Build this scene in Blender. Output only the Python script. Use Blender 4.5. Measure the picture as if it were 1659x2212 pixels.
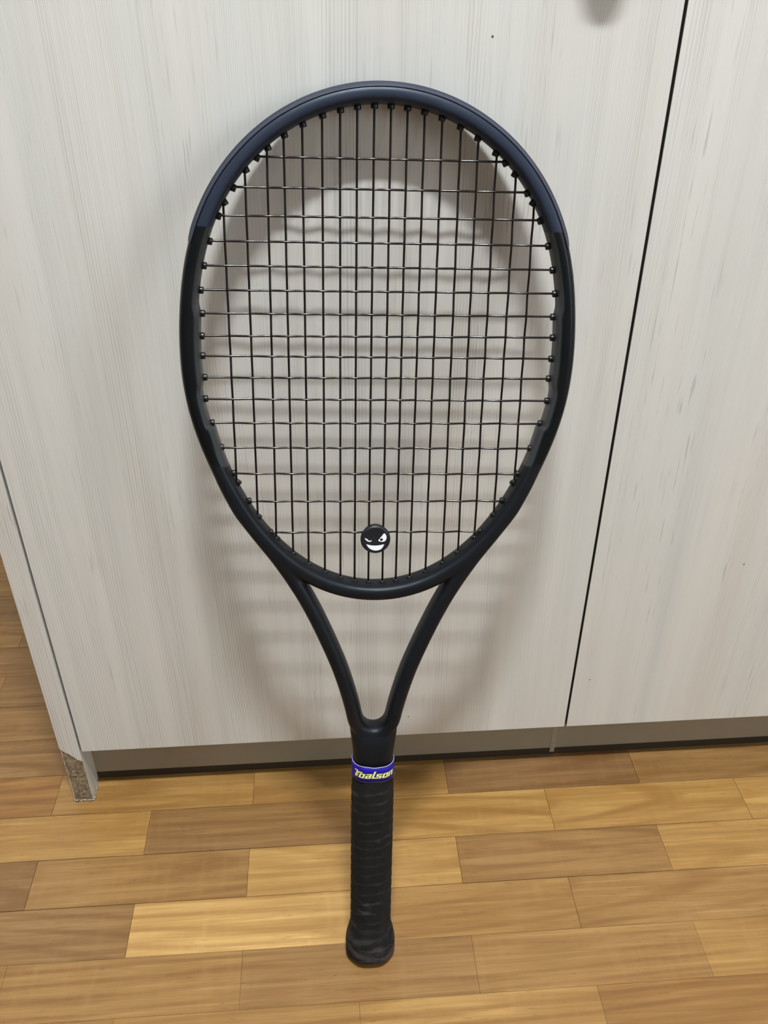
import bpy, bmesh, math, random
import numpy as np
from mathutils import Matrix, Vector

for o in list(bpy.data.objects):
    bpy.data.objects.remove(o)
SC = bpy.context.scene
COL = SC.collection

# ------------------------------------------------------------------ camera
FPX, PITCH, YAW, ROLL = 1895.25, 0.590739, 0.0695735, 0.0016087
CAM = Vector((0.0, -0.598398, 0.741369))
cp, sp = math.cos(PITCH), math.sin(PITCH)
F = Vector((math.sin(YAW) * cp, math.cos(YAW) * cp, -sp))
R0 = Vector((math.cos(YAW), -math.sin(YAW), 0)); U0 = R0.cross(F)
R1 = math.cos(ROLL) * R0 + math.sin(ROLL) * U0
U1 = -math.sin(ROLL) * R0 + math.cos(ROLL) * U0
cam = bpy.data.cameras.new('camera')
cam.sensor_fit = 'VERTICAL'; cam.sensor_height = 24.0
cam.lens = FPX / 2212 * 24.0
cam.clip_start = 0.01
camo = bpy.data.objects.new('camera', cam); COL.objects.link(camo)
M3 = Matrix((R1, U1, -F)).transposed()
camo.matrix_world = Matrix.Translation(CAM) @ M3.to_4x4()
SC.camera = camo

# ------------------------------------------------------------------ light
SC.view_settings.view_transform = 'Standard'
SC.view_settings.look = 'None'
SC.view_settings.gamma = 1.0
SC.view_settings.use_curve_mapping = False
SC.view_settings.exposure = 0.05
SC.cycles.max_bounces = 5; SC.cycles.diffuse_bounces = 3; SC.cycles.glossy_bounces = 3
SC.cycles.caustics_reflective = False
w = bpy.data.worlds.new('world'); SC.world = w; w.use_nodes = True
w.node_tree.nodes['Background'].inputs[0].default_value = (0.90, 0.96, 1.0, 1)
w.node_tree.nodes['Background'].inputs[1].default_value = 0.05
LIGHT = (0.06, -0.73, 2.42)
tube = bpy.data.lights.new('tube_light', 'AREA')
tube.shape = 'RECTANGLE'; tube.size = 0.34; tube.size_y = 0.05
tube.energy = 55; tube.color = (0.945, 0.985, 1.0)
to = bpy.data.objects.new('tube_light', tube); COL.objects.link(to)
to.location = LIGHT
up = bpy.data.lights.new('tube_light_upward', 'AREA')        # the same tube's light on the ceiling
up.shape = 'RECTANGLE'; up.size = 0.34; up.size_y = 0.05
up.energy = 58; up.color = (0.92, 0.98, 1.0)
uo = bpy.data.objects.new('tube_light_upward', up); COL.objects.link(uo)
uo.location = (LIGHT[0], LIGHT[1], LIGHT[2] + 0.005); uo.rotation_euler = (math.pi, 0, 0)
side_src = bpy.data.lights.new('right_side_light', 'AREA')            # unseen soft source at the right-hand wall; no window is built
side_src.shape = 'RECTANGLE'; side_src.size = 0.9; side_src.size_y = 0.9
side_src.energy = 15; side_src.color = (0.93, 0.97, 1.0)
wo = bpy.data.objects.new('right_side_light', side_src); COL.objects.link(wo)
wo.location = (1.70, -1.5, 1.15); wo.rotation_euler = (math.radians(90), 0, math.radians(90))


# ------------------------------------------------------------------ helpers
def tag(o, label=None, cat=None, group=None, kind=None):
    for k, v in (('label', label), ('category', cat), ('group', group), ('kind', kind)):
        if v: o[k] = v
    return o

def empty(name, label, cat):
    o = bpy.data.objects.new(name, None); COL.objects.link(o)
    o.empty_display_size = 0.05
    return tag(o, label, cat)

def obj(name, me, mat=None, parent=None, loc=None):
    o = bpy.data.objects.new(name, me); COL.objects.link(o)
    if mat is not None:
        me.materials.clear(); me.materials.append(mat)
    if parent is not None: o.parent = parent
    if loc is not None: o.location = loc
    return o

def mesh(name, v, f, smooth=False):
    me = bpy.data.meshes.new(name)
    me.from_pydata([tuple(map(float, p)) for p in v], [], f)
    me.validate(); me.update()
    bm = bmesh.new(); bm.from_mesh(me)
    bmesh.ops.recalc_face_normals(bm, faces=bm.faces[:]); bm.to_mesh(me); bm.free()
    if smooth:
        me.polygons.foreach_set('use_smooth', [True] * len(me.polygons))
    return me

def box(name, lo, hi, bevel=0.0, seg=2):
    bm = bmesh.new()
    bmesh.ops.create_cube(bm, size=1)
    c = [(a + b) / 2 for a, b in zip(lo, hi)]; s = [b - a for a, b in zip(lo, hi)]
    for v in bm.verts: v.co = Vector([c[i] + v.co[i] * s[i] for i in range(3)])
    if bevel:
        bmesh.ops.bevel(bm, geom=bm.edges[:], offset=bevel, segments=seg, affect='EDGES', profile=0.5)
    me = bpy.data.meshes.new(name); bm.to_mesh(me); bm.free()
    return me

def loft(rings, closed=False, caps=True, v=None, f=None):
    """rings: list of equal-length point lists"""
    v = [] if v is None else v; f = [] if f is None else f
    b = len(v); n = len(rings[0]); m = len(rings)
    for r in rings: v.extend(r)
    for i in range(m if closed else m - 1):
        a = b + i * n; c = b + ((i + 1) % m) * n
        for j in range(n):
            k = (j + 1) % n
            f.append((a + j, a + k, c + k, c + j))
    if caps and not closed:
        f.append(tuple(b + j for j in range(n))[::-1]); f.append(tuple(b + (m - 1) * n + j for j in range(n)))
    return v, f

def lathe(prof, n=48):
    """profile (r, z) -> mesh about z"""
    rings = [[(r * math.cos(2 * math.pi * j / n), r * math.sin(2 * math.pi * j / n), z) for j in range(n)] for r, z in prof]
    return loft(rings)

def plate(pts, z0, z1, v=None, f=None):
    """extruded polygon in xy, from z0 to z1"""
    lo = [(x, y, z0) for x, y in pts]; hi = [(x, y, z1) for x, y in pts]
    return loft([lo, hi], v=v, f=f)

def smoothstep(a, b, x):
    t = min(1, max(0, (x - a) / (b - a))); return t * t * (3 - 2 * t)

# ------------------------------------------------------------------ materials
class NT:
    def __init__(s, name):
        s.m = bpy.data.materials.new(name); s.m.use_nodes = True
        s.t = s.m.node_tree; s.p = s.t.nodes['Principled BSDF']
    def n(s, kind, **kw):
        nd = s.t.nodes.new(kind)
        for k, v in kw.items(): setattr(nd, k, v)
        return nd
    def l(s, a, b): s.t.links.new(a, b)
    def val(s, sock, v):
        if hasattr(v, 'is_linked') or isinstance(v, bpy.types.NodeSocket): s.l(v, sock)
        else: sock.default_value = v
    def math(s, op, a, b=0.0, c=0.0, clamp=False):
        nd = s.n('ShaderNodeMath', operation=op, use_clamp=clamp)
        s.val(nd.inputs[0], a); s.val(nd.inputs[1], b); s.val(nd.inputs[2], c)
        return nd.outputs[0]
    def mix(s, fac, a, b, mode='MIX'):
        nd = s.n('ShaderNodeMix', data_type='RGBA', blend_type=mode)
        s.val(nd.inputs[0], fac); s.val(nd.inputs[6], a); s.val(nd.inputs[7], b)
        return nd.outputs[2]
    def mapv(s, src, scale, loc=(0, 0, 0)):
        nd = s.n('ShaderNodeMapping'); nd.inputs['Scale'].default_value = scale
        s.val(nd.inputs['Location'], loc); s.l(src, nd.inputs[0]); return nd.outputs[0]
    def noise(s, vec, scale=1.0, detail=2.0, rough=0.5, dist=0.0):
        nd = s.n('ShaderNodeTexNoise'); s.l(vec, nd.inputs['Vector'])
        nd.inputs['Scale'].default_value = scale; nd.inputs['Detail'].default_value = detail
        nd.inputs['Roughness'].default_value = rough; nd.inputs['Distortion'].default_value = dist
        return nd.outputs['Fac']
    def ramp(s, fac, stops):
        nd = s.n('ShaderNodeValToRGB'); cr = nd.color_ramp
        while len(cr.elements) < len(stops): cr.elements.new(0.5)
        for e, (p, c) in zip(cr.elements, stops):
            e.position = p; e.color = (c, c, c, 1) if isinstance(c, (int, float)) else (*c, 1)
        s.l(fac, nd.inputs[0]); return nd.outputs[0]
    def bump(s, h, strength=0.3, dist=0.001):
        nd = s.n('ShaderNodeBump'); nd.inputs['Strength'].default_value = strength
        nd.inputs['Distance'].default_value = dist; s.l(h, nd.inputs['Height'])
        s.l(nd.outputs[0], s.p.inputs['Normal'])
    def coords(s): return s.n('ShaderNodeTexCoord').outputs['Object']

def plain(name, col, rough=0.5, spec=0.5, noise=0.12, scale=300):
    t = NT(name); n = t.noise(t.coords(), scale, 3)
    a = tuple(c * (1 - noise) for c in col) + (1,); b = tuple(c * (1 + noise) for c in col) + (1,)
    t.l(t.mix(n, a, b), t.p.inputs['Base Color'])
    t.p.inputs['Roughness'].default_value = rough; t.p.inputs['Specular IOR Level'].default_value = spec
    return t.m

def whitewash():
    t = NT('whitewashed_wood'); co = t.coords()
    rnd = t.n('ShaderNodeObjectInfo').outputs['Random']
    cmb = t.n('ShaderNodeCombineXYZ'); off = t.math('MULTIPLY', rnd, 9.0); t.l(off, cmb.inputs[0]); t.l(off, cmb.inputs[2])
    add = t.n('ShaderNodeVectorMath', operation='ADD'); t.l(co, add.inputs[0]); t.l(cmb.outputs[0], add.inputs[1])
    v = add.outputs[0]
    sep = t.n('ShaderNodeSeparateXYZ'); t.l(v, sep.inputs[0]); x = sep.outputs[0]
    broad = t.noise(t.mapv(v, (34, 34, 1.3)), 1, 4, 0.6)
    hue = t.noise(t.mapv(v, (20, 20, 1.6), (3, 1, 7)), 1, 3)
    warp = t.noise(t.mapv(v, (5, 5, 1.1), (1, 5, 2)), 1, 2)
    wig = t.noise(t.mapv(v, (60, 60, 16), (4, 5, 2)), 1, 2)
    # growth ring lines in two pitches, each fading in and out across the board
    def lines(freq, wamp, gamp, lo):
        ph = t.math('ADD', t.math('MULTIPLY', x, freq * 6.283), t.math('ADD', t.math('MULTIPLY', warp, wamp), t.math('MULTIPLY', wig, gamp)))
        return t.ramp(t.math('MULTIPLY_ADD', t.math('SINE', ph), 0.5, 0.5), [(lo, 0.0), (1.0, 1.0)])
    ln1 = lines(430, 90, 3.5, 0.35); ln2 = lines(760, 170, 4.5, 0.3)
    brk = t.ramp(t.noise(t.mapv(v, (420, 420, 9), (6, 1, 1)), 1, 2), [(0.30, 0.25), (0.62, 1.0)])
    m1 = t.ramp(t.noise(t.mapv(v, (36, 36, 0.7), (9, 2, 4)), 1, 2), [(0.48, 0.0), (0.60, 1.0)])
    m2 = t.ramp(t.noise(t.mapv(v, (44, 44, 1.0), (2, 8, 1)), 1, 3), [(0.42, 0.0), (0.60, 1.0)])
    dash = t.ramp(t.noise(t.mapv(v, (480, 480, 22)), 1, 2, 0.5), [(0.60, 0.0), (0.70, 1.0)])
    dm = t.ramp(t.noise(t.mapv(v, (30, 30, 2.2), (5, 3, 3)), 1, 3), [(0.48, 0.0), (0.66, 1.0)])
    strk = t.ramp(t.noise(t.mapv(v, (150, 150, 5), (8, 3, 1)), 1, 3), [(0.56, 0.0), (0.80, 1.0)])
    fine = t.noise(t.mapv(v, (1000, 1000, 24)), 1, 2)
    c = t.mix(t.ramp(hue, [(0.36, 0.0), (0.64, 1.0)]), (0.645, 0.655, 0.630, 1), (0.672, 0.645, 0.600, 1))
    c = t.mix(t.ramp(broad, [(0.36, 0.0), (0.66, 1.0)]), c, (0.725, 0.718, 0.68, 1))
    dark = (0.40, 0.39, 0.36, 1)
    c = t.mix(t.math('MULTIPLY', t.math('MULTIPLY', t.math('MULTIPLY', ln1, m1), brk), 0.50), c, dark)
    c = t.mix(t.math('MULTIPLY', t.math('MULTIPLY', t.math('MULTIPLY', ln2, m2), brk), 0.42), c, dark)
    c = t.mix(t.math('MULTIPLY', strk, 0.16), c, (0.48, 0.47, 0.45, 1))
    c = t.mix(t.math('MULTIPLY', t.math('MULTIPLY', dash, dm), 0.48), c, (0.30, 0.29, 0.275, 1))
    c = t.mix(t.math('MULTIPLY', fine, 0.16), c, (0.50, 0.49, 0.47, 1))
    t.l(c, t.p.inputs['Base Color'])
    t.p.inputs['Roughness'].default_value = 0.55; t.p.inputs['Specular IOR Level'].default_value = 0.3
    t.bump(t.math('MULTIPLY', ln2, m2), 0.08, 0.0003)
    return t.m

def teak(name, attr=False):
    t = NT(name); co = t.coords(); oi = t.n('ShaderNodeObjectInfo')
    cmb = t.n('ShaderNodeCombineXYZ')
    t.l(t.math('MULTIPLY', oi.outputs['Random'], 37.0), cmb.inputs[0]); t.l(t.math('MULTIPLY', oi.outputs['Random'], 11.3), cmb.inputs[1])
    add = t.n('ShaderNodeVectorMath', operation='ADD'); t.l(co, add.inputs[0]); t.l(cmb.outputs[0], add.inputs[1]); v = add.outputs[0]
    sep = t.n('ShaderNodeSeparateXYZ'); t.l(v, sep.inputs[0])
    if attr:
        a = t.n('ShaderNodeAttribute'); a.attribute_name = 'tint'; tint = a.outputs['Color']
    else:
        tint = oi.outputs['Color']
    k = oi.outputs['Random']
    px = sep.outputs[0]; py = sep.outputs[1]
    so = t.n('ShaderNodeSeparateXYZ'); t.l(co, so.inputs[0])
    # tilted growth cone: long flames on some strips, near-straight grain on others
    wob = t.noise(t.mapv(v, (4, 17, 1)), 1, 3, 0.5)
    tilt = t.math('MULTIPLY_ADD', k, 0.9, -0.45)
    yy = t.math('ADD', t.math('SUBTRACT', so.outputs[1], t.math('MULTIPLY_ADD', t.math('FRACT', t.math('MULTIPLY', k, 7.3)), 0.09, -0.02)), t.math('MULTIPLY', so.outputs[0], t.math('MULTIPLY', tilt, 0.12)))
    cone = t.math('SQRT', t.math('ADD', t.math('MULTIPLY', yy, yy), t.math('POWER', t.math('MULTIPLY_ADD', so.outputs[0], 0.09, t.math('MULTIPLY_ADD', t.math('FRACT', t.math('MULTIPLY', k, 13.7)), 0.02, 0.003)), 2.0)))
    ph = t.math('ADD', t.math('MULTIPLY', cone, 520), t.math('MULTIPLY', wob, 6.5))
    ring = t.ramp(t.math('MULTIPLY_ADD', t.math('SINE', ph), 0.5, 0.5), [(0.62, 0.0), (0.97, 1.0)])
    rm = t.ramp(t.noise(t.mapv(v, (6, 16, 1), (4, 4, 0)), 1, 2), [(0.36, 0.15), (0.62, 1.0)])
    band = t.noise(t.mapv(v, (5, 95, 1)), 1, 5, 0.62, 0.8)
    fib = t.noise(t.mapv(v, (14, 560, 1), (3, 1, 0)), 1, 3, 0.6)
    stk = t.noise(t.mapv(v, (3.2, 210, 1), (5, 2, 0)), 1, 4, 0.62)
    cloud = t.noise(t.mapv(v, (13, 26, 1), (2, 6, 0)), 1, 3, 0.6)
    pore = t.ramp(t.noise(t.mapv(v, (70, 800, 1)), 1, 3, 0.6), [(0.60, 0.0), (0.70, 1.0)])
    pm = t.ramp(t.noise(t.mapv(v, (12, 46, 1), (7, 1, 0)), 1, 3), [(0.44, 0.0), (0.58, 1.0)])
    fig = t.ramp(t.noise(t.mapv(v, (95, 11, 1), (3, 9, 0)), 1, 3), [(0.48, 0.0), (0.72, 1.0)])
    fm = t.ramp(t.noise(t.mapv(v, (11, 18, 1), (1, 9, 0)), 1, 2), [(0.45, 0.0), (0.65, 1.0)])
    tm = lambda r, g, b_: t.mix(1.0, tint, (r, g, b_, 1), 'MULTIPLY')
    c = t.mix(t.ramp(band, [(0.32, 0.0), (0.68, 1.0)]), tm(0.68, 0.60, 0.50), tm(1.24, 1.27, 1.30))
    c = t.mix(t.math('MULTIPLY', t.ramp(stk, [(0.48, 0.0), (0.66, 1.0)]), 0.55), c, tm(0.62, 0.52, 0.42))
    c = t.mix(t.math('MULTIPLY', t.math('MULTIPLY', ring, rm), 0.75), c, tm(0.56, 0.45, 0.34))
    c = t.mix(t.math('MULTIPLY', t.ramp(cloud, [(0.42, 0.0), (0.70, 1.0)]), 0.34), c, tm(0.66, 0.57, 0.50))
    c = t.mix(t.math('MULTIPLY', t.ramp(fib, [(0.35, 0.0), (0.65, 1.0)]), 0.42), c, tm(0.64, 0.55, 0.46))
    c = t.mix(t.math('MULTIPLY', t.math('MULTIPLY', fig, fm), 0.17), c, tm(1.35, 1.38, 1.45))
    c = t.mix(t.math('MULTIPLY', t.math('MULTIPLY', pore, pm), 0.75), c, tm(0.40, 0.31, 0.24))
    t.l(c, t.p.inputs['Base Color'])
    t.p.inputs['Roughness'].default_value = 0.30
    t.p.inputs['Specular IOR Level'].default_value = 0.5
    t.bump(t.math('ADD', band, fib), 0.10, 0.0004)
    return t.m

M_WHITE = whitewash()
M_TEAK = teak('teak_strip')
M_TEAK2 = teak('teak_strip_far', True)
M_SUB = plain('floor_joint_dark', (0.035, 0.022, 0.012), 0.8)
M_DARK = plain('dark_carcass', (0.02, 0.016, 0.012), 0.9, 0.1)
M_EDGE_SHADE = plain('door_edge_shade', (0.075, 0.06, 0.045), 0.7, 0.2)
M_PLINTH = plain('plinth_board', (0.31, 0.285, 0.225), 0.5, 0.4, 0.05, 60)
M_STRIP = plain('plinth_strip_black', (0.05, 0.04, 0.026), 0.8, 0.2)
M_WALL = plain('painted_wall', (0.70, 0.71, 0.71), 0.8, 0.3, 0.02, 20)
M_DIM_WALL = plain('dark_far_wall', (0.28, 0.28, 0.28), 0.9, 0.2, 0.05, 20)  # for unseen walls, toned dark to cut their bounce light
M_GAP_SHADE = plain('gap_shade_black', (0.0015, 0.0015, 0.002), 0.9, 0.1)
M_STRING = plain('string_black', (0.006, 0.004, 0.003), 0.22, 0.5)
M_MAIN = plain('main_string_brown_black', (0.0065, 0.0036, 0.002), 0.35, 0.2)
M_GROM = plain('grommet_black', (0.004, 0.0045, 0.0055), 0.33, 0.4)
M_BUMP = plain('bumper_black', (0.018, 0.0225, 0.042), 0.45, 0.45)
M_RUBBER = plain('rubber_black', (0.006, 0.007, 0.010), 0.45, 0.4, 0.1, 500)
M_FACE = plain('face_white', (0.85, 0.86, 0.90), 0.5, 0.3, 0.03, 200)
M_YELLOW = plain('letter_yellow', (0.80, 0.84, 0.16), 0.5, 0.3, 0.05)
M_EDGE = plain('tape_edge', (0.55, 0.52, 0.55), 0.6, 0.3)
M_DECAL = plain('decal_grey', (0.13, 0.13, 0.135), 0.4, 0.4)
M_KNOB = plain('knob_metal', (0.45, 0.44, 0.42), 0.35, 0.5)
M_CAULK = plain('caulk_white', (0.30, 0.27, 0.23), 0.6, 0.3, 0.15, 400)
M_CAP = plain('butt_cap_brown', (0.030, 0.016, 0.012), 0.5, 0.4)

# ------------------------------------------------------------------ setting
ROW, LEN, Y0 = 0.0507, 0.2, -0.0177
floor = obj('floor', box('floor', (-3, -2.5, -0.03), (3, 1.4, -0.0045)), M_SUB)
tag(floor, kind='structure')
GAP = 0.00011; GY = 0.00024
def plank_mesh(w_, d_):
    a = 0.0002; h = 0.0045
    def ring(i, z): return [(i, i, z), (w_ - i, i, z), (w_ - i, d_ - i, z), (i, d_ - i, z)]
    v, f = loft([ring(0, -h), ring(0, -a), ring(a, 0.0)])
    return mesh('plank', v, f)
PL = plank_mesh(LEN - 2 * GAP, ROW - 2 * GY); PL.materials.append(M_TEAK)
LL, L_, M_, D_, O_ = (0.54, 0.335, 0.120), (0.395, 0.230, 0.072), (0.315, 0.178, 0.060), (0.235, 0.132, 0.055), (0.295, 0.152, 0.045)
mx = lambda a, b, t: tuple(p + (q - p) * t for p, q in zip(a, b))
TINT = {  # (row, column): rows count towards the camera from the plinth row
    (0, -2): O_, (0, -1): mx(L_, M_, .4), (0, 0): mx(L_, M_, .5), (0, 1): D_, (0, 2): mx(M_, D_, .45), (0, 3): M_,
    (1, -2): L_, (1, -1): mx(D_, M_, .35), (1, 0): L_, (1, 1): L_, (1, 2): mx(L_, LL, .3),
    (2, -3): D_, (2, -2): mx(D_, M_, .3), (2, -1): M_, (2, 0): mx(L_, LL, .3), (2, 1): mx(M_, D_, .25), (2, 2): L_,
    (3, -3): M_, (3, -2): mx(M_, D_, .5), (3, -1): LL, (3, 0): mx(M_, L_, .3), (3, 1): M_, (3, 2): M_,
    (4, -3): M_, (4, -2): M_, (4, -1): mx(M_, L_, .1), (4, 0): mx(M_, D_, .3), (4, 1): M_, (4, 2): mx(M_, L_, .6),
    (5, -2): M_, (5, -1): mx(L_, M_, .5), (5, 0): mx(L_, M_, .3), (5, 1): mx(M_, O_, .5), (5, 2): mx(M_, D_, .3),
}
# column c of an even row spans x = .1075+.2(c-1) .. ; of an odd row x = .0065+.2c ..
rng = random.Random(4)
far_v, far_f, far_c = [], [], []
for r in range(-26, 30):
    y = Y0 - ROW * (r) + 0.0
    for c in range(-11, 11):
        x = (0.1075 + LEN * (c - 1)) if r % 2 == 0 else (0.0065 + LEN * c)
        k = rng.random()
        tint = TINT.get((r, c)) or mx(mx(D_, M_, rng.random()), mx(M_, L_, rng.random()), k)
        if y > 1.3 or y < -2.3: continue
        near = (-3 <= -r and r <= 7 and -5 <= c <= 4 and r >= 0) or (r < 0 and r >= -11 and -7 <= c <= -1 and x < -0.27)
        if near:
            o = bpy.data.objects.new('plank', PL); COL.objects.link(o); o.parent = floor
            o.location = (x + GAP, y + GY, rng.uniform(-0.00012, 0.0001)); o.color = (*tint, 1)
        else:
            if -0.26 < x < 0.6 and 0.1 < y < 0.6: continue
            b = len(far_v)
            for (i, j, z) in ((GAP, GAP, -.0044), (LEN - GAP, GAP, -.0044), (LEN - GAP, ROW - GAP, -.0044), (GAP, ROW - GAP, -.0044), (GAP, GAP, 0), (LEN - GAP, GAP, 0), (LEN - GAP, ROW - GAP, 0), (GAP, ROW - GAP, 0)):
                far_v.append((x + i, y + j, z))
            far_f += [(b + 4, b + 5, b + 6, b + 7), (b, b + 1, b + 5, b + 4), (b + 1, b + 2, b + 6, b + 5), (b + 2, b + 3, b + 7, b + 6), (b + 3, b, b + 4, b + 7)]
            far_c += [tint] * 8
me = bpy.data.meshes.new('plank_field'); me.from_pydata(far_v, [], far_f)
at = me.attributes.new('tint', 'FLOAT_COLOR', 'POINT')
at.data.foreach_set('color', [q for c in far_c for q in (*c, 1)])
pf = obj('plank_field', me, M_TEAK2, floor); pf['kind'] = 'stuff'
tag(obj('wall_back', box('wall_back', (-3, 0.66, -0.03), (3, 0.78, 2.7)), M_WALL), kind='structure')

for nm, lo, hi in (('wall_left', (-1.75, -2.3, -0.03), (-1.65, 0.66, 2.6)), ('wall_right', (1.75, -2.3, -0.03), (1.85, 0.66, 2.6)), ('wall_front', (-1.75, -2.4, -0.03), (1.85, -2.3, 2.6)), ('ceiling', (-1.75, -2.4, 2.5), (1.85, 0.78, 2.6))):
    tag(obj(nm, box(nm, lo, hi), M_DIM_WALL if nm in ('wall_front', 'wall_left') else M_WALL), kind='structure')

# ------------------------------------------------------------------ cabinet
XL0, XL1 = -0.2733, -0.2550      # left side panel
DX0, DX1 = -0.2529, 0.2236       # left door
EX0, EX1 = 0.2258, 0.7020        # right door
ZB, ZT = 0.0712, 0.852
cab = empty('cabinet', 'low whitewashed wood-grain cabinet with two doors and a recessed plinth', 'cabinet')
cab.location = (XL0, 0, 0)
def cpart(name, me, mat, parent=cab):
    o = obj(name, me, mat, parent)
    o.matrix_parent_inverse = Matrix.Translation((-XL0, 0, 0)) if parent is cab else Matrix()
    return o
def side_panel(x0, x1, chipped):
    p = cpart('side_panel', box('side_panel', (x0, 0.0012, 0.0), (x1, 0.60, ZT + 0.02), 0.0002, 1), M_WHITE)
    zf = [0.0765, 0.0735, 0.0705, 0.0695, 0.066, 0.0636, 0.060, 0.0585, 0.0576] if chipped else [0.0] * 9
    lo = [(x0 + (x1 - x0) * i / 8, z) for i, z in enumerate(zf)]
    pts = lo + [(x1, ZT + 0.02), (x0, ZT + 0.02)]
    v, f = loft([[(x, 0.0, z) for x, z in pts], [(x, 0.0012, z) for x, z in pts]])
    l = cpart('laminate_edge', mesh('laminate_edge', v, f), M_WHITE, p)
    return p
sp_l = side_panel(XL0, XL1, True)
sp_r = side_panel(EX1 + 0.0022, EX1 + 0.0205, False)
# bare chipboard where the laminate has broken away
t = NT('bare_chipboard'); co = t.coords()
n1 = t.noise(t.mapv(co, (260, 260, 150)), 1, 4, 0.65, 0.8); n2 = t.noise(t.mapv(co, (500, 500, 900), (1, 2, 3)), 1, 3)
c = t.mix(t.ramp(n1, [(0.35, 0.0), (0.62, 1.0)]), (0.12, 0.09, 0.052, 1), (0.30, 0.235, 0.145, 1))
c = t.mix(t.ramp(n2, [(0.60, 0.0), (0.72, 0.8)]), c, (0.50, 0.44, 0.34, 1))
t.l(c, t.p.inputs['Base Color']); t.p.inputs['Roughness'].default_value = 0.85; t.bump(n1, 0.8, 0.002)
M_CHIP = t.m
rr = random.Random(2); v, f = [], []
nx, nz = 9, 30
for j in range(nz + 1):
    for i in range(nx + 1):
        x = XL0 + 0.0004 + (XL1 - XL0 - 0.0006) * i / nx; z = 0.001 + 0.0755 * j / nz
        if i == 0: x += 0.0006 * rr.random()
        v.append((x, 0.0010 - 0.0007 * rr.random() * (1 if 0 < i < nx else 0.2), z))
for j in range(nz):
    for i in range(nx):
        a = j * (nx + 1) + i; f.append((a, a + 1, a + nx + 2, a + nx + 1))
b = len(v); v += [(XL0 + 0.0004, 0.0014, 0.001), (XL1 - 0.0002, 0.0014, 0.001), (XL1 - 0.0002, 0.0014, 0.0765), (XL0 + 0.0004, 0.0014, 0.0765)]
f.append((b, b + 1, b + 2, b + 3))
o = cpart('exposed_chipboard', mesh('exposed_chipboard', v, f), M_CHIP, sp_l)
o['label'] = 'bare brown chipboard under the chipped laminate'
# lumpy bead of white caulk around the foot
v, f = [], []
path = [(XL0 - 0.001, 0.012), (XL0 - 0.0016, 0.001), (XL0 + 0.002, -0.0016), (XL0 + 0.008, -0.001), (XL0 + 0.014, -0.0016), (XL1 + 0.001, -0.0012), (XL1 + 0.0014, 0.006), (XL1 + 0.0008, 0.016), (XL1 + 0.001, 0.026)]
pp = []
for a, b_ in zip(path[:-1], path[1:]):
    for q in range(5): pp.append((a[0] + (b_[0] - a[0]) * q / 5, a[1] + (b_[1] - a[1]) * q / 5))
rings = []
for (x, y) in pp:
    rad = 0.0003 + 0.0021 * rr.random() ** 4
    rings.append([(x + rad * math.cos(2 * math.pi * k / 6) + rr.uniform(-.0003, .0003), y + rad * math.sin(2 * math.pi * k / 6) * 0.6, 0.0003 + rad * 0.9 * max(0, math.sin(2 * math.pi * k / 6))) for k in range(6)])
loft(rings, v=v, f=f)
cpart('caulk_bead', mesh('caulk_bead', v, f, True), M_CAULK, sp_l)

def door(x0, x1, kx):
    d = cpart('cabinet_door', box('cabinet_door', (x0, 0.0, ZB), (x1, 0.018, ZT), 0.0003, 1), M_WHITE)
    d.data.materials.append(M_EDGE_SHADE)          # upright edges coloured dark to imitate shade in the door gaps
    for p_ in d.data.polygons:
        if abs(p_.normal.x) > 0.9: p_.material_index = 1
    if kx is not None:
        prof = [(0.007, 0), (0.0065, 0.002), (0.0045, 0.006), (0.005, 0.010), (0.0105, 0.015), (0.0135, 0.020), (0.0135, 0.024), (0.011, 0.027), (0.004, 0.0282), (0.0005, 0.0283)]
        v, f = lathe(prof, 32)
        v = [(x + kx, -z, y + 0.764) for x, y, z in v]
        cpart('door_knob', mesh('door_knob', v, f, True), M_KNOB, d)
    return d
d1 = door(DX0, DX1, 0.169)
d2 = door(EX0, EX1, 0.655)
M_SPECK = plain('speck', (0.07, 0.06, 0.05), 0.8)
for d, x, z, r in ((d1, 0.0659, 0.0969, 0.0007), (d1, 0.1074, 0.6844, 0.0008), (d2, 0.3625, 0.2688, 0.0008), (d2, 0.2412, 0.1353, 0.0007)):
    v, f = lathe([(r * 1.0, 0.0002), (r * 0.9, 0.0), (r * 0.5, -0.00015), (0.00002, -0.0002)], 9)
    cpart('dirt_speck', mesh('dirt_speck', [(p + x, q_, y * 1.2 + z) for p, y, q_ in v], f, True), M_SPECK, d)

cpart('carcass', box('carcass', (XL1, 0.0192, ZB + 0.002), (EX1 + 0.002, 0.59, ZT)), M_DARK)
cpart('cabinet_top', box('cabinet_top', (XL0, 0.0, ZT + 0.0205), (EX1 + 0.0205, 0.60, ZT + 0.04), 0.0008, 2), M_WHITE)
plinth = cpart('plinth', box('plinth', (XL1, 0.0262, 0.0105), (EX1 + 0.002, 0.040, ZB + 0.002)), M_PLINTH)
o = cpart('plinth_strip', box('plinth_strip', (XL1, 0.0268, 0.0), (EX1 + 0.002, 0.040, 0.0105)), M_STRIP, plinth)
o['label'] = 'black strip along the foot of the plinth'
o = cpart('joint_strip', box('joint_strip', (0.2215, 0.02600, 0.004), (0.2265, 0.0262, ZB)), plain('joint_tape', (0.335, 0.31, 0.25), 0.5), plinth)

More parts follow.
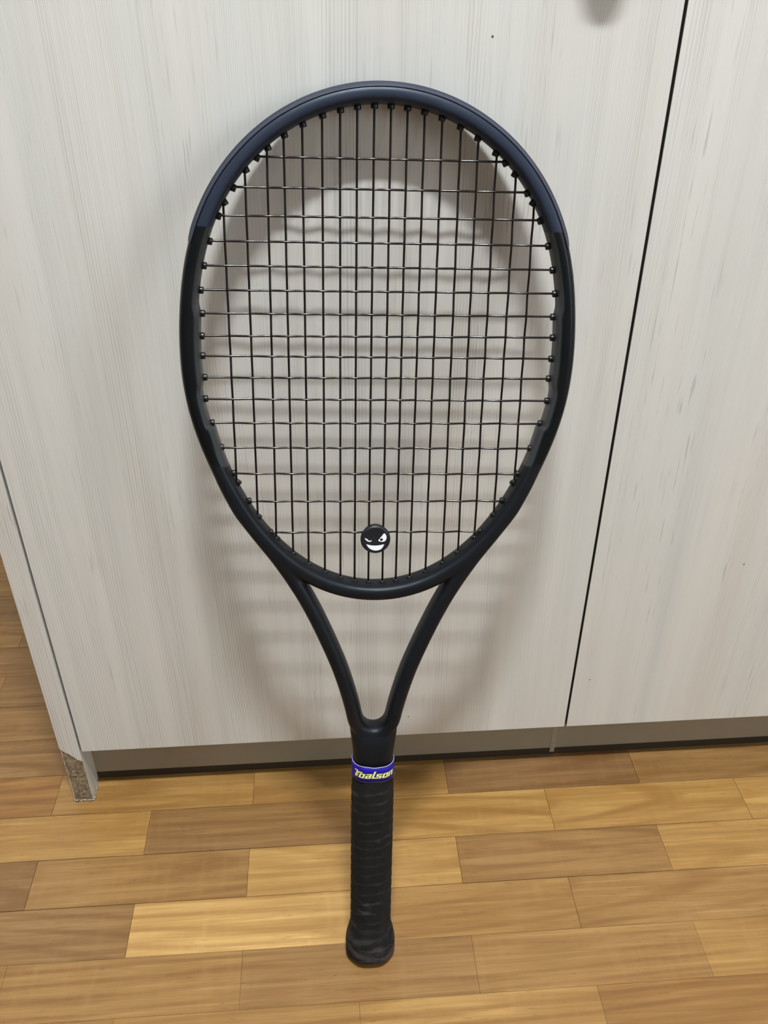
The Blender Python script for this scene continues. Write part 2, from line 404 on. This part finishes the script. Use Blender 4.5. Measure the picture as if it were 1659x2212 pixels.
# ------------------------------------------------------------------ racket
TH, PHI = 0.251763, 0.02977 + 0.00365
S0 = Vector((0, math.sin(TH), math.cos(TH))); NN = Vector((0, -math.cos(TH), math.sin(TH))); X0 = Vector((1, 0, 0))
SS = math.cos(PHI) * S0 + math.sin(PHI) * X0; UU = math.cos(PHI) * X0 - math.sin(PHI) * S0
ORI = Vector((0.01775, -0.1782, 0.0048))
RM = Matrix.Translation(ORI) @ Matrix((UU, SS, NN)).transposed().to_4x4()
rk = empty('tennis_racket', 'black tennis racket leaning head up against the pale cabinet door', 'racket')
rk.matrix_world = RM
def rpart(name, v, f, mat, parent=rk, smooth=True):
    return obj(name, mesh(name, v, f, smooth), mat, parent)
mm = 0.001
AX = lambda s: 0.4 + 1.9 * min(1, max(0, s / 520))      # measured sideways drift of the photo points
COEF = [144.31543208998787, -0.4609347576295093, 19.953547017297744, -3.24646626190847, 1.7888593685192988, -1.1900447316706577, 0.12276055407676223, 0.22819555522495927, -0.003248785215435479]
HC = 510.0
def hoop_r(a): return sum(c * math.cos(k * a) for k, c in enumerate(COEF))
def hoop(a):  # centreline of the head, a = 0 at the tip
    r = hoop_r(a); return (r * math.sin(a), HC + r * math.cos(a))
def hoop_n(a):  # unit outward normal
    e = 1e-4; p, q = hoop(a - e), hoop(a + e); tx, ty = q[0] - p[0], q[1] - p[1]; L = math.hypot(tx, ty)
    n = (-ty / L, tx / L); c = hoop(a)
    return n if n[0] * c[0] + n[1] * (c[1] - HC) > 0 else (-n[0], -n[1])
def sup(k, n, ax_o, ax_i, d, ex=2.5, exi=None):
    a = 2 * math.pi * k / n; c, s = math.cos(a), math.sin(a)
    if c < 0 and exi: ex = exi
    x = math.copysign(abs(c) ** (2 / ex), c) * (ax_o if c > 0 else ax_i); z = math.copysign(abs(s) ** (2 / ex), s) * d
    return x, z

HALF = [(195, 15.72), (205, 16.5), (214, 17.64), (222, 18.97), (232, 20.64), (240, 22.36), (250, 24.89), (262, 28.17), (275, 32.24), (290, 37.93), (305, 44.02), (320, 50.56), (335, 57.94), (350, 66.56), (365, 76.12), (380, 87.14), (400, 101.15), (420, 110.42), (440, 118.85), (460, 125.06)]
def build_frame():
    v, f = [], []
    N = 320; n = 36; rings = []
    for i in range(N):
        a = 2 * math.pi * i / N; c = hoop(a); nr = hoop_n(a)
        side = smoothstep(486, 494, c[1]) * (1 - smoothstep(538, 546, c[1]))
        ring = []
        for k in range(n):
            x, z = sup(k, n, 6.0, 5.5 + 2.2 * side + 1.1 * (1 - smoothstep(350, 410, c[1])), 10.6, 2.5, 3.3)
            ring.append(((c[0] + nr[0] * x) * mm, (c[1] + nr[1] * x) * mm, z * mm))
        rings.append(ring)
    loft(rings, closed=True, v=v, f=f)
    # the two throat arms, joined at the foot by a U
    pts = []
    for i, (s, u) in enumerate(HALF):
        if s < 240: continue
        a = HALF[i - 1]; b = HALF[min(i + 1, len(HALF) - 1)]
        tx, ty = b[1] - a[1], b[0] - a[0]; L = math.hypot(tx, ty)
        q = 6.05 + 2.0 * smoothstep(422, 460, s)
        pts.append((u - q * ty / L, s + q * tx / L))
    pts = pts[::-1]
    arc = [(15.1 * math.cos(-math.pi * t / 16), 234.0 + 15.1 * math.sin(-math.pi * t / 16)) for t in range(0, 17)]
    path = pts + arc + [(-x, y) for x, y in pts[::-1]]
    # resample smoothly
    P = np.array(path); d = np.r_[0, np.cumsum(np.hypot(*np.diff(P, axis=0).T))]
    q = np.linspace(0, d[-1], 240); P = np.stack([np.interp(q, d, P[:, 0]), np.interp(q, d, P[:, 1])], 1)
    for _ in range(6): P[1:-1] = 0.25 * P[:-2] + 0.5 * P[1:-1] + 0.25 * P[2:]
    rings = []
    for i in range(len(P)):
        tt = P[min(i + 1, len(P) - 1)] - P[max(i - 1, 0)]; tt /= np.hypot(*tt); nr = (-tt[1], tt[0])
        ring = []
        for k in range(n):
            x, z = sup(k, n, 6.05, 6.05, 10.4 + 0.6 * (1 - smoothstep(245, 300, P[i][1])) - 1.6 * (1 - smoothstep(216, 240, P[i][1])), 2.7)
            ring.append(((P[i][0] + nr[0] * x) * mm, (P[i][1] + nr[1] * x) * mm, z * mm))
        rings.append(ring)
    loft(rings, v=v, f=f)
    # shaft
    rings = []
    for s, hw, hd in ((170, 14.6, 11.5), (185, 15.3, 11.6), (195, 15.6, 11.6), (203, 16.2, 11.8), (209, 16.9, 11.7), (214, 17.5, 11.1), (218, 18.0, 10.2), (222, 18.6, 8.8)):
        rings.append([(x * mm, s * mm, z * mm) for x, z in (sup(k, n, hw, hw, hd, 3.0) for k in range(n))])
    loft(rings, v=v, f=f)
    o = rpart('frame', v, f, None)
    m = o.modifiers.new('r', 'REMESH'); m.mode = 'VOXEL'; m.voxel_size = 0.0008; m.use_smooth_shade = True
    m2 = o.modifiers.new('s', 'SMOOTH'); m2.factor = 0.5; m2.iterations = 22
    dg = bpy.context.evaluated_depsgraph_get()
    me = bpy.data.meshes.new_from_object(o.evaluated_get(dg))
    o.modifiers.clear(); old = o.data; o.data = me; bpy.data.meshes.remove(old); me.name = 'frame'
    nv = len(me.vertices); C = np.empty(nv * 3, np.float32); me.vertices.foreach_get('co', C); C = C.reshape(-1, 3) / mm
    Nn = np.empty(nv * 3, np.float32); me.vertices.foreach_get('normal', Nn); Nn = Nn.reshape(-1, 3)
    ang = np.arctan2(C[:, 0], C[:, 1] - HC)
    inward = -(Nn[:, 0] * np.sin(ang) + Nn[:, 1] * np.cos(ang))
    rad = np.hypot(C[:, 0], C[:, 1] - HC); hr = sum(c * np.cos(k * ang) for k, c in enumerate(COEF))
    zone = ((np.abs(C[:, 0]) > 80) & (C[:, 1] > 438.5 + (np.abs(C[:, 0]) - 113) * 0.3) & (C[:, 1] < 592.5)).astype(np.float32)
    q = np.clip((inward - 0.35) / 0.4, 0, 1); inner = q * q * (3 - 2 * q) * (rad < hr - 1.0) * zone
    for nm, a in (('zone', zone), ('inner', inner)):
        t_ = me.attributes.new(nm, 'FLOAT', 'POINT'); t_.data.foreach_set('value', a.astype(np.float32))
    tip = np.clip((C[:, 1] - 591) / 2.0, 0, 1)
    t_ = me.attributes.new('tip', 'FLOAT', 'POINT'); t_.data.foreach_set('value', tip.astype(np.float32))
    t = NT('racket_paint'); tp = t.n('ShaderNodeAttribute'); tp.attribute_name = 'tip'
    z = t.n('ShaderNodeAttribute'); z.attribute_name = 'zone'; iz = t.n('ShaderNodeAttribute'); iz.attribute_name = 'inner'
    co = t.coords(); spk = t.noise(co, 900, 2)
    c = t.mix(spk, (0.0026, 0.0030, 0.0044, 1), (0.0042, 0.0048, 0.0068, 1))
    c = t.mix(tp.outputs['Fac'], c, t.mix(spk, (0.0115, 0.0150, 0.0275, 1), (0.0150, 0.0195, 0.0345, 1)))
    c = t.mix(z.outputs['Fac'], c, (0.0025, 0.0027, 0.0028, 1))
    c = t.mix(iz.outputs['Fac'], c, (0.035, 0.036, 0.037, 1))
    t.l(c, t.p.inputs['Base Color'])
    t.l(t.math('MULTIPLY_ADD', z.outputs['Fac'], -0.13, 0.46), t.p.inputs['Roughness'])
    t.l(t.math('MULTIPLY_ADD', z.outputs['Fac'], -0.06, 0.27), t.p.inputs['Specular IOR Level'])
    t.p.inputs['Specular Tint'].default_value = (0.80, 0.90, 1.0, 1)
    t.bump(spk, 0.03, 0.0003)
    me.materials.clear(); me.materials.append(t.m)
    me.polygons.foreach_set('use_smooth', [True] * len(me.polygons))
    return o
frame = build_frame()

# bumper guard round the tip
zf = lambda x: 10.5 * (1 - (x / 6.0) ** 2.5) ** 0.4
A1 = 1.02
while hoop(A1)[1] > 588: A1 += 0.005
rings = []
NB = 140
for i in range(NB + 1):
    a = -A1 + 2 * A1 * i / NB; c = hoop(a); nr = hoop_n(a)
    e = min(1, (A1 - abs(a)) / 0.06); e = e ** 0.5
    x1 = 6.1 + 0.9 * e; h = 0.34 * e
    sec = [(3.4, zf(3.4) - 1.4), (3.4, zf(3.4) + h - 0.1), (3.7, zf(3.7) + h), (4.4, zf(4.4) + h), (5.0, zf(5.0) + h), (5.6, zf(5.6) + h), (x1 - 0.25, 4.4), (x1, 3.0), (x1, 2.2), (x1 - 0.7, 1.6), (x1 - 0.7, -1.6), (x1, -2.2)]
    sec += [(x, -z) for x, z in sec[:8][::-1]]
    rings.append([((c[0] + nr[0] * x) * mm, (c[1] + nr[1] * x) * mm, z * mm) for x, z in sec])
v, f = loft(rings)
rpart('bumper_guard', v, f, M_BUMP)['label'] = 'raised bumper guard around the tip'

for sg in (1, -1):  # near-black tubes standing in for the shaded gap beside the bumper
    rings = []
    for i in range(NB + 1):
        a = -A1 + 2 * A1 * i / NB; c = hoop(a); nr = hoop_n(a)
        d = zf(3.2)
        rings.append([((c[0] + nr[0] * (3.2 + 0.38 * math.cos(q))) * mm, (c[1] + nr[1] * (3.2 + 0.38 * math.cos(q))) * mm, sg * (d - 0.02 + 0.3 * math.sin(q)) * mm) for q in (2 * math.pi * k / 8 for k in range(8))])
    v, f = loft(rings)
    rpart('bumper_gap_shade', v, f, M_GAP_SHADE)
# strings ------------------------------------------------------------
MT = [[-97.7, 606.8], [-83.51, 622.55], [-69.56, 637.53], [-59.07, 646.45], [-47.58, 652.45], [-35.29, 657.91], [-24.19, 661.51], [-13.67, 663.02], [-3.13, 663.75], [7.15, 663.96], [17.46, 663.65], [28.15, 661.25], [39.24, 657.52], [51.05, 652.46], [62.43, 646.53], [74.39, 637.31], [87.47, 622.46], [100.47, 603.9]]
MB = [[-96.46, 427.38], [-82.63, 400.19], [-70.01, 384.26], [-58.27, 369.83], [-47.22, 362.44], [-35.53, 357.54], [-24.26, 352.97], [-13.93, 350.6], [-3.87, 348.97], [6.49, 348.81], [16.36, 350.14], [26.57, 352.21], [38.07, 356.47], [50.53, 362.18], [61.49, 370.07], [73.23, 381.53], [86.54, 399.26], [99.92, 422.96]]
CL = [[-72.51, 634.28], [-89.5, 616.36], [-98.92, 599.32], [-104.9, 583.86], [-110.67, 568.7], [-113.86, 553.32], [-114.96, 538.57], [-115.76, 523.87], [-114.65, 510.77], [-114.82, 496.22], [-113.73, 481.75], [-110.85, 465.09], [-105.41, 447.77], [-97.99, 429.07], [-88.5, 408.56], [-72.95, 385.0]]
CR = [[76.04, 634.35], [93.26, 616.44], [101.98, 599.66], [110.17, 583.95], [115.05, 568.78], [118.11, 553.61], [117.42, 538.45], [118.5, 524.58], [118.98, 510.18], [118.11, 496.51], [117.99, 481.0], [114.94, 464.89], [109.64, 446.84], [101.92, 428.13], [91.1, 408.04], [75.45, 384.74]]
for A in (MT, MB, CL, CR):
    for q in A: q[0] -= AX(q[1])
def inside(p, off):
    a = math.atan2(p[0], p[1] - HC); return math.hypot(p[0], p[1] - HC) < hoop_r(a) - off
def extend(p, q, off):
    """from p (inside) towards q until the head's centreline less off"""
    d = (q[0] - p[0], q[1] - p[1]); lo, hi = 0.0, 1.6
    for _ in range(40):
        m = (lo + hi) / 2
        if inside((p[0] + d[0] * m, p[1] + d[1] * m), off): lo = m
        else: hi = m
    return (p[0] + d[0] * lo, p[1] + d[1] * lo)
def cross(a, b, c, d):
    r = (b[0] - a[0], b[1] - a[1]); s = (d[0] - c[0], d[1] - c[1]); den = r[0] * s[1] - r[1] * s[0]
    if abs(den) < 1e-9: return None
    t = ((c[0] - a[0]) * s[1] - (c[1] - a[1]) * s[0]) / den; u = ((c[0] - a[0]) * r[1] - (c[1] - a[1]) * r[0]) / den
    return (t, u) if 0 < t < 1 and 0 < u < 1 else None
def line(a, b):
    mid = ((a[0] + b[0]) / 2, (a[1] + b[1]) / 2); return extend(mid, a, 1.5), extend(mid, b, 1.5)
MAIN = [line(a, b) for a, b in zip(MT, MB)]
CROSS = [line(a, b) for a, b in zip(CL, CR)]
AMP, SR = 0.66, 0.74
def string(name, a, b, hits):
    hits = sorted(hits); st = []
    keys = [(0.0, 0.0)] + hits + [(1.0, 0.0)]
    for (t0, z0), (t1, z1) in zip(keys[:-1], keys[1:]):
        for k in range(4):
            q = k / 4; st.append((t0 + (t1 - t0) * q, z0 + (z1 - z0) * (0.5 - 0.5 * math.cos(math.pi * q))))
    st.append((1.0, 0.0))
    dx, dy = b[0] - a[0], b[1] - a[1]; L = math.hypot(dx, dy); nx_, ny_ = -dy / L, dx / L
    rings = []
    for t, z in st:
        x, y = a[0] + dx * t, a[1] + dy * t
        rings.append([((x + nx_ * SR * math.cos(w_)) * mm, (y + ny_ * SR * math.cos(w_)) * mm, (z + SR * math.sin(w_)) * mm) for w_ in (2 * math.pi * k / 8 for k in range(8))])
    v, f = loft(rings)
    return rpart(name, v, f, M_MAIN if name == 'main_string' else M_STRING)
hm = [[] for _ in MAIN]; hc = [[] for _ in CROSS]
for i, (a, b) in enumerate(MAIN):
    for j, (c, d) in enumerate(CROSS):
        h = cross(a, b, c, d)
        if h:
            sgn = 1 if (i + j) % 2 else -1
            hm[i].append((h[0], AMP * sgn)); hc[j].append((h[1], -AMP * sgn))
for (a, b), h in zip(MAIN, hm): string('main_string', a, b, h)
for (a, b), h in zip(CROSS, hc): string('cross_string', a, b, h)
# grommets
prof = [(2.3, -2.0), (2.3, 2.6), (2.1, 3.05), (1.3, 3.2), (0.95, 3.2)]
v, f = lathe([(r * mm, z * mm) for r, z in prof], 12)
GM = mesh('grommet', v, f, True); GM.materials.append(M_GROM)
def grommet(p, q, kind):
    """at string end p; q the other end"""
    a = math.atan2(p[0], p[1] - HC); c = hoop(a); nr = hoop_n(a)
    e = extend(q, p, 5.0)
    d = Vector((q[0] - p[0], q[1] - p[1], 0)).normalized(); n_ = Vector((-nr[0], -nr[1], 0))
    ax = (0.45 * d + 0.55 * n_).normalized()
    o = bpy.data.objects.new('grommet', GM); COL.objects.link(o); o.parent = rk
    z = ax; x = Vector((0, 0, 1)); y = z.cross(x)
    m = Matrix((x, y, z)).transposed().to_4x4()
    pr = 0.3 if c[1] < 400 else 1.0
    side = 2.0 if 488 < c[1] < 544 and abs(c[0]) > 100 else 0.0
    m.translation = (Vector((e[0], e[1], 0)) + ax * (pr - 0.8 + side)) * mm
    o.matrix_local = m
for a, b in MAIN + CROSS:
    grommet(a, b, 0); grommet(b, a, 0)

# grip -----------------------------------------------------------------
def octa(phi, du, dw, dd, p=11):
    tot = 0
    for k, d in enumerate((du, dd, dw, dd, du, dd, dw, dd)):
        c = math.cos(phi - k * math.pi / 4)
        if c > 0: tot += (c / d) ** p
    return tot ** (-1 / p)
def grip_ring(s, n=72):
    fl = 1 - smoothstep(12, 37, s); fl = fl ** 1.15
    top = smoothstep(165, 184, s) * 1.1
    du, dw, dd = 17.1 + 4.0 * fl - top, 14.8 + 3.8 * fl - top, 16.3 + 3.9 * fl - top
    end = 0.0
    if s < 3.0: end = 2.4 * (1 - math.sqrt(max(0, 1 - ((3.0 - s) / 3.0) ** 2)))
    ring = []
    for k in range(n):
        ph = 2 * math.pi * k / n
        r = octa(ph, du, dw, dd) - end
        if 4 < s < 186:
            x = (s / 9.2 + ph / (2 * math.pi) + 0.25 * math.sin(s * 0.05)) % 1.0
            saw = (x / 0.88 if x < 0.88 else (1 - x) / 0.12)
            r += 0.42 * (saw - 0.5) * (1 - 0.5 * fl)
        ring.append((r * math.cos(ph) * mm, s * mm, r * math.sin(ph) * mm))
    return ring
ss = list(np.linspace(0, 4, 9)) + list(np.arange(4.7, 187.5, 0.75))
v, f = loft([grip_ring(float(s)) for s in ss])
seam = []
for s_ in ss:
    for k in range(72):
        x = (s_ / 9.2 + k / 72 + 0.25 * math.sin(s_ * 0.05)) % 1.0
        seam.append(1.0 if 0.80 < x < 0.93 and 4 < s_ < 183 else 0.0)
t = NT('worn_overgrip'); co = t.coords()
base = t.noise(co, 260, 4, 0.6); scuff = t.noise(t.mapv(co, (45, 190, 45)), 1, 4, 0.62)
sep = t.n('ShaderNodeSeparateXYZ'); t.l(co, sep.inputs[0])
c = t.mix(base, (0.0045, 0.0043, 0.0044, 1), (0.0085, 0.0082, 0.0084, 1))
c = t.mix(t.math('MULTIPLY', t.ramp(scuff, [(0.60, 0.0), (0.74, 1.0)]), 0.75), c, (0.052, 0.050, 0.053, 1))
lowm = t.ramp(t.math('MULTIPLY', sep.outputs[1], 20.0), [(0.2, 1.0), (0.75, 0.0)])
c = t.mix(t.math('MULTIPLY', lowm, t.ramp(t.noise(t.mapv(co, (60, 120, 60), (1, 2, 3)), 1, 3), [(0.44, 0.0), (0.64, 0.8)])), c, (0.058, 0.046, 0.052, 1))
sm = t.n('ShaderNodeAttribute'); sm.attribute_name = 'seam'
c = t.mix(t.math('MULTIPLY', t.math('MULTIPLY', sm.outputs['Fac'], t.ramp(t.noise(t.mapv(co, (90, 130, 90), (4, 2, 1)), 1, 3), [(0.50, 0.0), (0.70, 1.0)])), 0.42), c, (0.05, 0.048, 0.048, 1))
t.l(c, t.p.inputs['Base Color']); t.p.inputs['Roughness'].default_value = 0.78; t.p.inputs['Specular IOR Level'].default_value = 0.2
t.bump(t.noise(co, 700, 3), 0.25, 0.0005)
grip = rpart('grip', v, f, t.m)
ta = grip.data.attributes.new('seam', 'FLOAT', 'POINT'); ta.data.foreach_set('value', seam)
grip['label'] = 'worn black overgrip wound around the handle'
ring = [(x * 0.97, y, z * 0.97) for x, y, z in grip_ring(0.0)]
v, f = loft([[(x, 0.0012, z) for x, y, z in ring], [(x, -0.0004, z) for x, y, z in ring], [(x * .94, -0.0009, z * .94) for x, y, z in ring]])
rpart('butt_cap', v, f, M_CAP, grip, False)

# finishing tape with its lettering
TS0, TS1 = 181.3, 194.6
def tape_pt(phi, s, off=0.0):
    h = (s - TS0) / (TS1 - TS0)
    r = octa(phi, 17.25, 14.7, 17.2, 10) + off - 0.5 * h
    return (r * math.cos(phi) * mm, s * mm, r * math.sin(phi) * mm)
n = 96
wob = lambda ph: 0.35 * math.sin(3 * ph + 0.6) + 0.2 * math.sin(7 * ph)
def tring(s, off, edge=0): return [tape_pt(2 * math.pi * k / n, s + (wob(2 * math.pi * k / n) if edge else 0), off) for k in range(n)]
v, f = loft([tring(TS0, -0.9), tring(TS0, 0), tring(TS0 + 4, 0.05), tring(TS0 + 9, 0.05), tring(TS1, 0, 1), tring(TS1, -0.5, 1), tring(TS1 - 2, -0.9), tring(TS0 + 1, -1.1)], caps=False)
t = NT('blue_tape'); nz_ = t.noise(t.coords(), 400, 3)
t.l(t.mix(nz_, (0.010, 0.005, 0.20, 1), (0.016, 0.008, 0.29, 1)), t.p.inputs['Base Color']); t.p.inputs['Roughness'].default_value = 0.4; t.p.inputs['Specular IOR Level'].default_value = 0.2
tape = rpart('finishing_tape', v, f, t.m); tape['label'] = 'blue finishing tape with yellow lettering at the top of the grip'
v, f = loft([tring(TS1 - 0.05, 0.06, 1), tring(TS1 + 0.12, 0.02, 1), tring(TS1 + 0.12, -0.35, 1), tring(TS1 - 0.05, -0.35, 1)] , caps=False)
rpart('tape_edge', v, f, M_EDGE, tape)['label'] = 'thin whitish cut edge of the tape'
v, f = loft([tring(TS0 + 0.1, 0.06), tring(TS0 - 0.02, 0.05), tring(TS0 - 0.05, -0.3)], caps=False)
rpart('tape_edge', v, f, M_EDGE, tape)
# arc-length table from the front (phi = 90 deg), towards +u
tab = [(0.0, math.pi / 2)]
for i in range(1, 400):
    ph = math.pi / 2 - i * 0.006; p, q = tape_pt(tab[-1][1], 188), tape_pt(ph, 188)
    tab.append((tab[-1][0] + math.dist(p, q) / mm, ph))
TA = np.array(tab)
def arc_phi(x):
    p = float(np.interp(abs(x), TA[:, 0], TA[:, 1])); return p if x >= 0 else math.pi - p
GL = {  # glyph strokes as boxes (x0, y0, x1, y1), lower case height 4.2
    'T': ([(-1.7, 5.6, 0.8, 6.5), (0.0, 4.7, 4.5, 5.6), (0.0, 0.0, 1.15, 4.7), (1.5, 0.0, 2.1, 4.7)], 3.1),
    'o': ([(0, 0, 1.2, 4.2), (2.5, 0, 3.7, 4.2), (1.2, 0, 2.5, 0.85), (1.2, 3.35, 2.5, 4.2)], 4.35),
    'a': ([(0.1, 3.35, 2.5, 4.2), (2.5, 0, 3.7, 4.2), (0, 0, 1.2, 2.4), (1.2, 0, 2.5, 0.7), (1.2, 1.75, 2.5, 2.4)], 4.35),
    'l': ([(0, 0, 1.2, 6.6), (1.2, 0, 2.6, 0.85)], 2.45),
    's': ([(0, 3.35, 3.5, 4.2), (0, 1.7, 1.1, 3.35), (1.1, 1.7, 3.5, 2.5), (2.4, 0.85, 3.5, 1.7), (0, 0, 3.5, 0.85)], 4.2),
    'n': ([(0, 0, 1.2, 4.2), (1.2, 3.35, 2.5, 4.2), (2.5, 0, 3.7, 4.2)], 4.3),
}
TXT = 'Toalson'; TOT = sum(GL[c][1] for c in TXT)
KX, KY, BASE = 33.0 / TOT, 0.92, 184.9
pen = -TOT / 2 + 0.2; v, f = [], []
for ci, ch in enumerate(TXT):
    for (x0, y0, x1, y1) in GL[ch][0]:
        b = len(v); cols = max(1, int((x1 - x0) / 0.6)) + 1
        for off in (0.02, 0.16):
            for yy in (y0, y1):
                for k in range(cols + 1):
                    xx = x0 + (x1 - x0) * k / cols
                    X = (pen + xx + 0.28 * yy) * KX; 
                    v.append(tape_pt(arc_phi(X), BASE + yy * KY, off))
        m_ = cols + 1
        for k in range(cols):
            f.append((b + 2 * m_ + k, b + 2 * m_ + k + 1, b + 3 * m_ + k + 1, b + 3 * m_ + k))
            f.append((b + k, b + k + 1, b + 2 * m_ + k + 1, b + 2 * m_ + k)); f.append((b + m_ + k, b + m_ + k + 1, b + 3 * m_ + k + 1, b + 3 * m_ + k))
        f.append((b, b + m_, b + 3 * m_, b + 2 * m_)); f.append((b + cols, b + m_ + cols, b + 3 * m_ + cols, b + 2 * m_ + cols))
    pen += GL[ch][1]
rpart('lettering', v, f, M_YELLOW, tape, False)['label'] = 'yellow slanted lettering'

# grey printed marks on the inner side of the right throat arm
def arm_inner(s):
    S_ = [h[0] for h in HALF]; W_ = [h[1] for h in HALF]
    u0, u1 = np.interp(s - 1, S_, W_), np.interp(s + 1, S_, W_); tx, ty = u1 - u0, 2.0; L = math.hypot(tx, ty)
    u = float(np.interp(s, S_, W_)); d = 12.1
    return (u - d * ty / L, s + d * tx / L), (-ty / L, tx / L)
def decal(name, s0, s1, w0, w1, slant):
    v, f = [], []; ns = 8; nw = 4
    for i in range(ns + 1):
        for j in range(nw + 1):
            wv = w0 + (w1 - w0) * j / nw; s = s0 + (s1 - s0) * i / ns + slant * (wv - w0)
            (u, sv), nr = arm_inner(s)
            dep = 6.05 * (1 - (1 - min(1, abs(wv) / 10.9) ** 2.7) ** (1 / 2.7))
            k = 0.12 - dep
            v.append(((u + nr[0] * k) * mm, (sv + nr[1] * k) * mm, wv * mm))
    for i in range(ns):
        for j in range(nw):
            a = i * (nw + 1) + j; f.append((a, a + 1, a + nw + 2, a + nw + 1))
    return rpart(name, v, f, M_DECAL, frame)
decal('printed_mark', 258, 273, -7.0, -1.5, 0.5)
decal('printed_mark', 251, 257, -7.0, -6.2, 0.5); decal('printed_mark', 251, 257, -2.6, -1.8, 0.5); decal('printed_mark', 250, 250.8, -7.0, -1.8, 0.5)

# ------------------------------------------------------------------ dampener
DU, DS = -0.9, 380.4
dp = empty('vibration_dampener', 'round black rubber dampener with a winking grin clipped low in the strings', 'dampener')
dp.matrix_world = RM @ Matrix.Translation((DU * mm, DS * mm, 0))
prof = [(8.6, -4.6), (9.4, -4.2), (9.6, -1.3), (9.2, -0.95), (4.2, -0.8), (4.2, 0.8), (10.4, 0.95), (10.75, 1.3), (10.75, 2.6), (10.4, 3.3), (9.6, 3.95), (8.9, 4.1), (8.5, 4.0), (0.02, 4.0)]
v, f = lathe([(r * mm, z * mm) for r, z in prof], 64)
bd = rpart('dampener_body', v, f, M_RUBBER, dp)
EYE = [[6.93, 386.6], [7.92, 385.84], [8.64, 384.49], [8.81, 382.99], [8.41, 381.49], [7.58, 380.45], [6.32, 380.01], [4.78, 380.03], [3.65, 380.35], [2.8, 380.96]]
PUP = [5.09, 381.68, 1.05]
WINK = [[-7.02, 382.87], [-6.04, 382.62], [-4.92, 382.01], [-4.21, 381.19], [-3.51, 380.79], [-2.81, 380.87], [-2.25, 381.23], [-1.91, 380.86], [-2.24, 380.36], [-3.08, 380.07], [-4.2, 380.2], [-5.19, 380.69], [-6.18, 381.66]]
MOUTH = [[-5.67, 378.21], [-3.76, 377.58], [-1.51, 377.16], [0.74, 377.01], [2.98, 377.19], [5.23, 377.62], [7.19, 377.99], [6.51, 376.4], [5.55, 374.9], [4.15, 373.86], [2.47, 373.37], [0.78, 373.3], [-0.92, 373.62], [-2.61, 374.4], [-4.03, 375.62], [-5.02, 376.99]]
def face(name, pts, z0, z1, mat, lab=None):
    q = [((x - AX(382) - DU) * mm, (y - DS + DSH) * mm) for x, y in pts]
    v, f = plate(q, z0 * mm, z1 * mm); o = rpart(name, v, f, mat, dp, False)
    if lab: o['label'] = lab
DSH = -1.1
face('open_eye', EYE, 3.9, 4.15, M_FACE, 'white slanted open eye')
face('pupil', [(PUP[0] + PUP[2] * math.cos(a), PUP[1] + PUP[2] * math.sin(a)) for a in [2 * math.pi * k / 20 for k in range(20)]], 3.9, 4.22, M_RUBBER, 'black pupil')
face('winking_eye', WINK, 3.9, 4.15, M_FACE, 'white winking eye')
face('mouth', MOUTH, 3.9, 4.15, M_FACE, 'white grinning mouth')
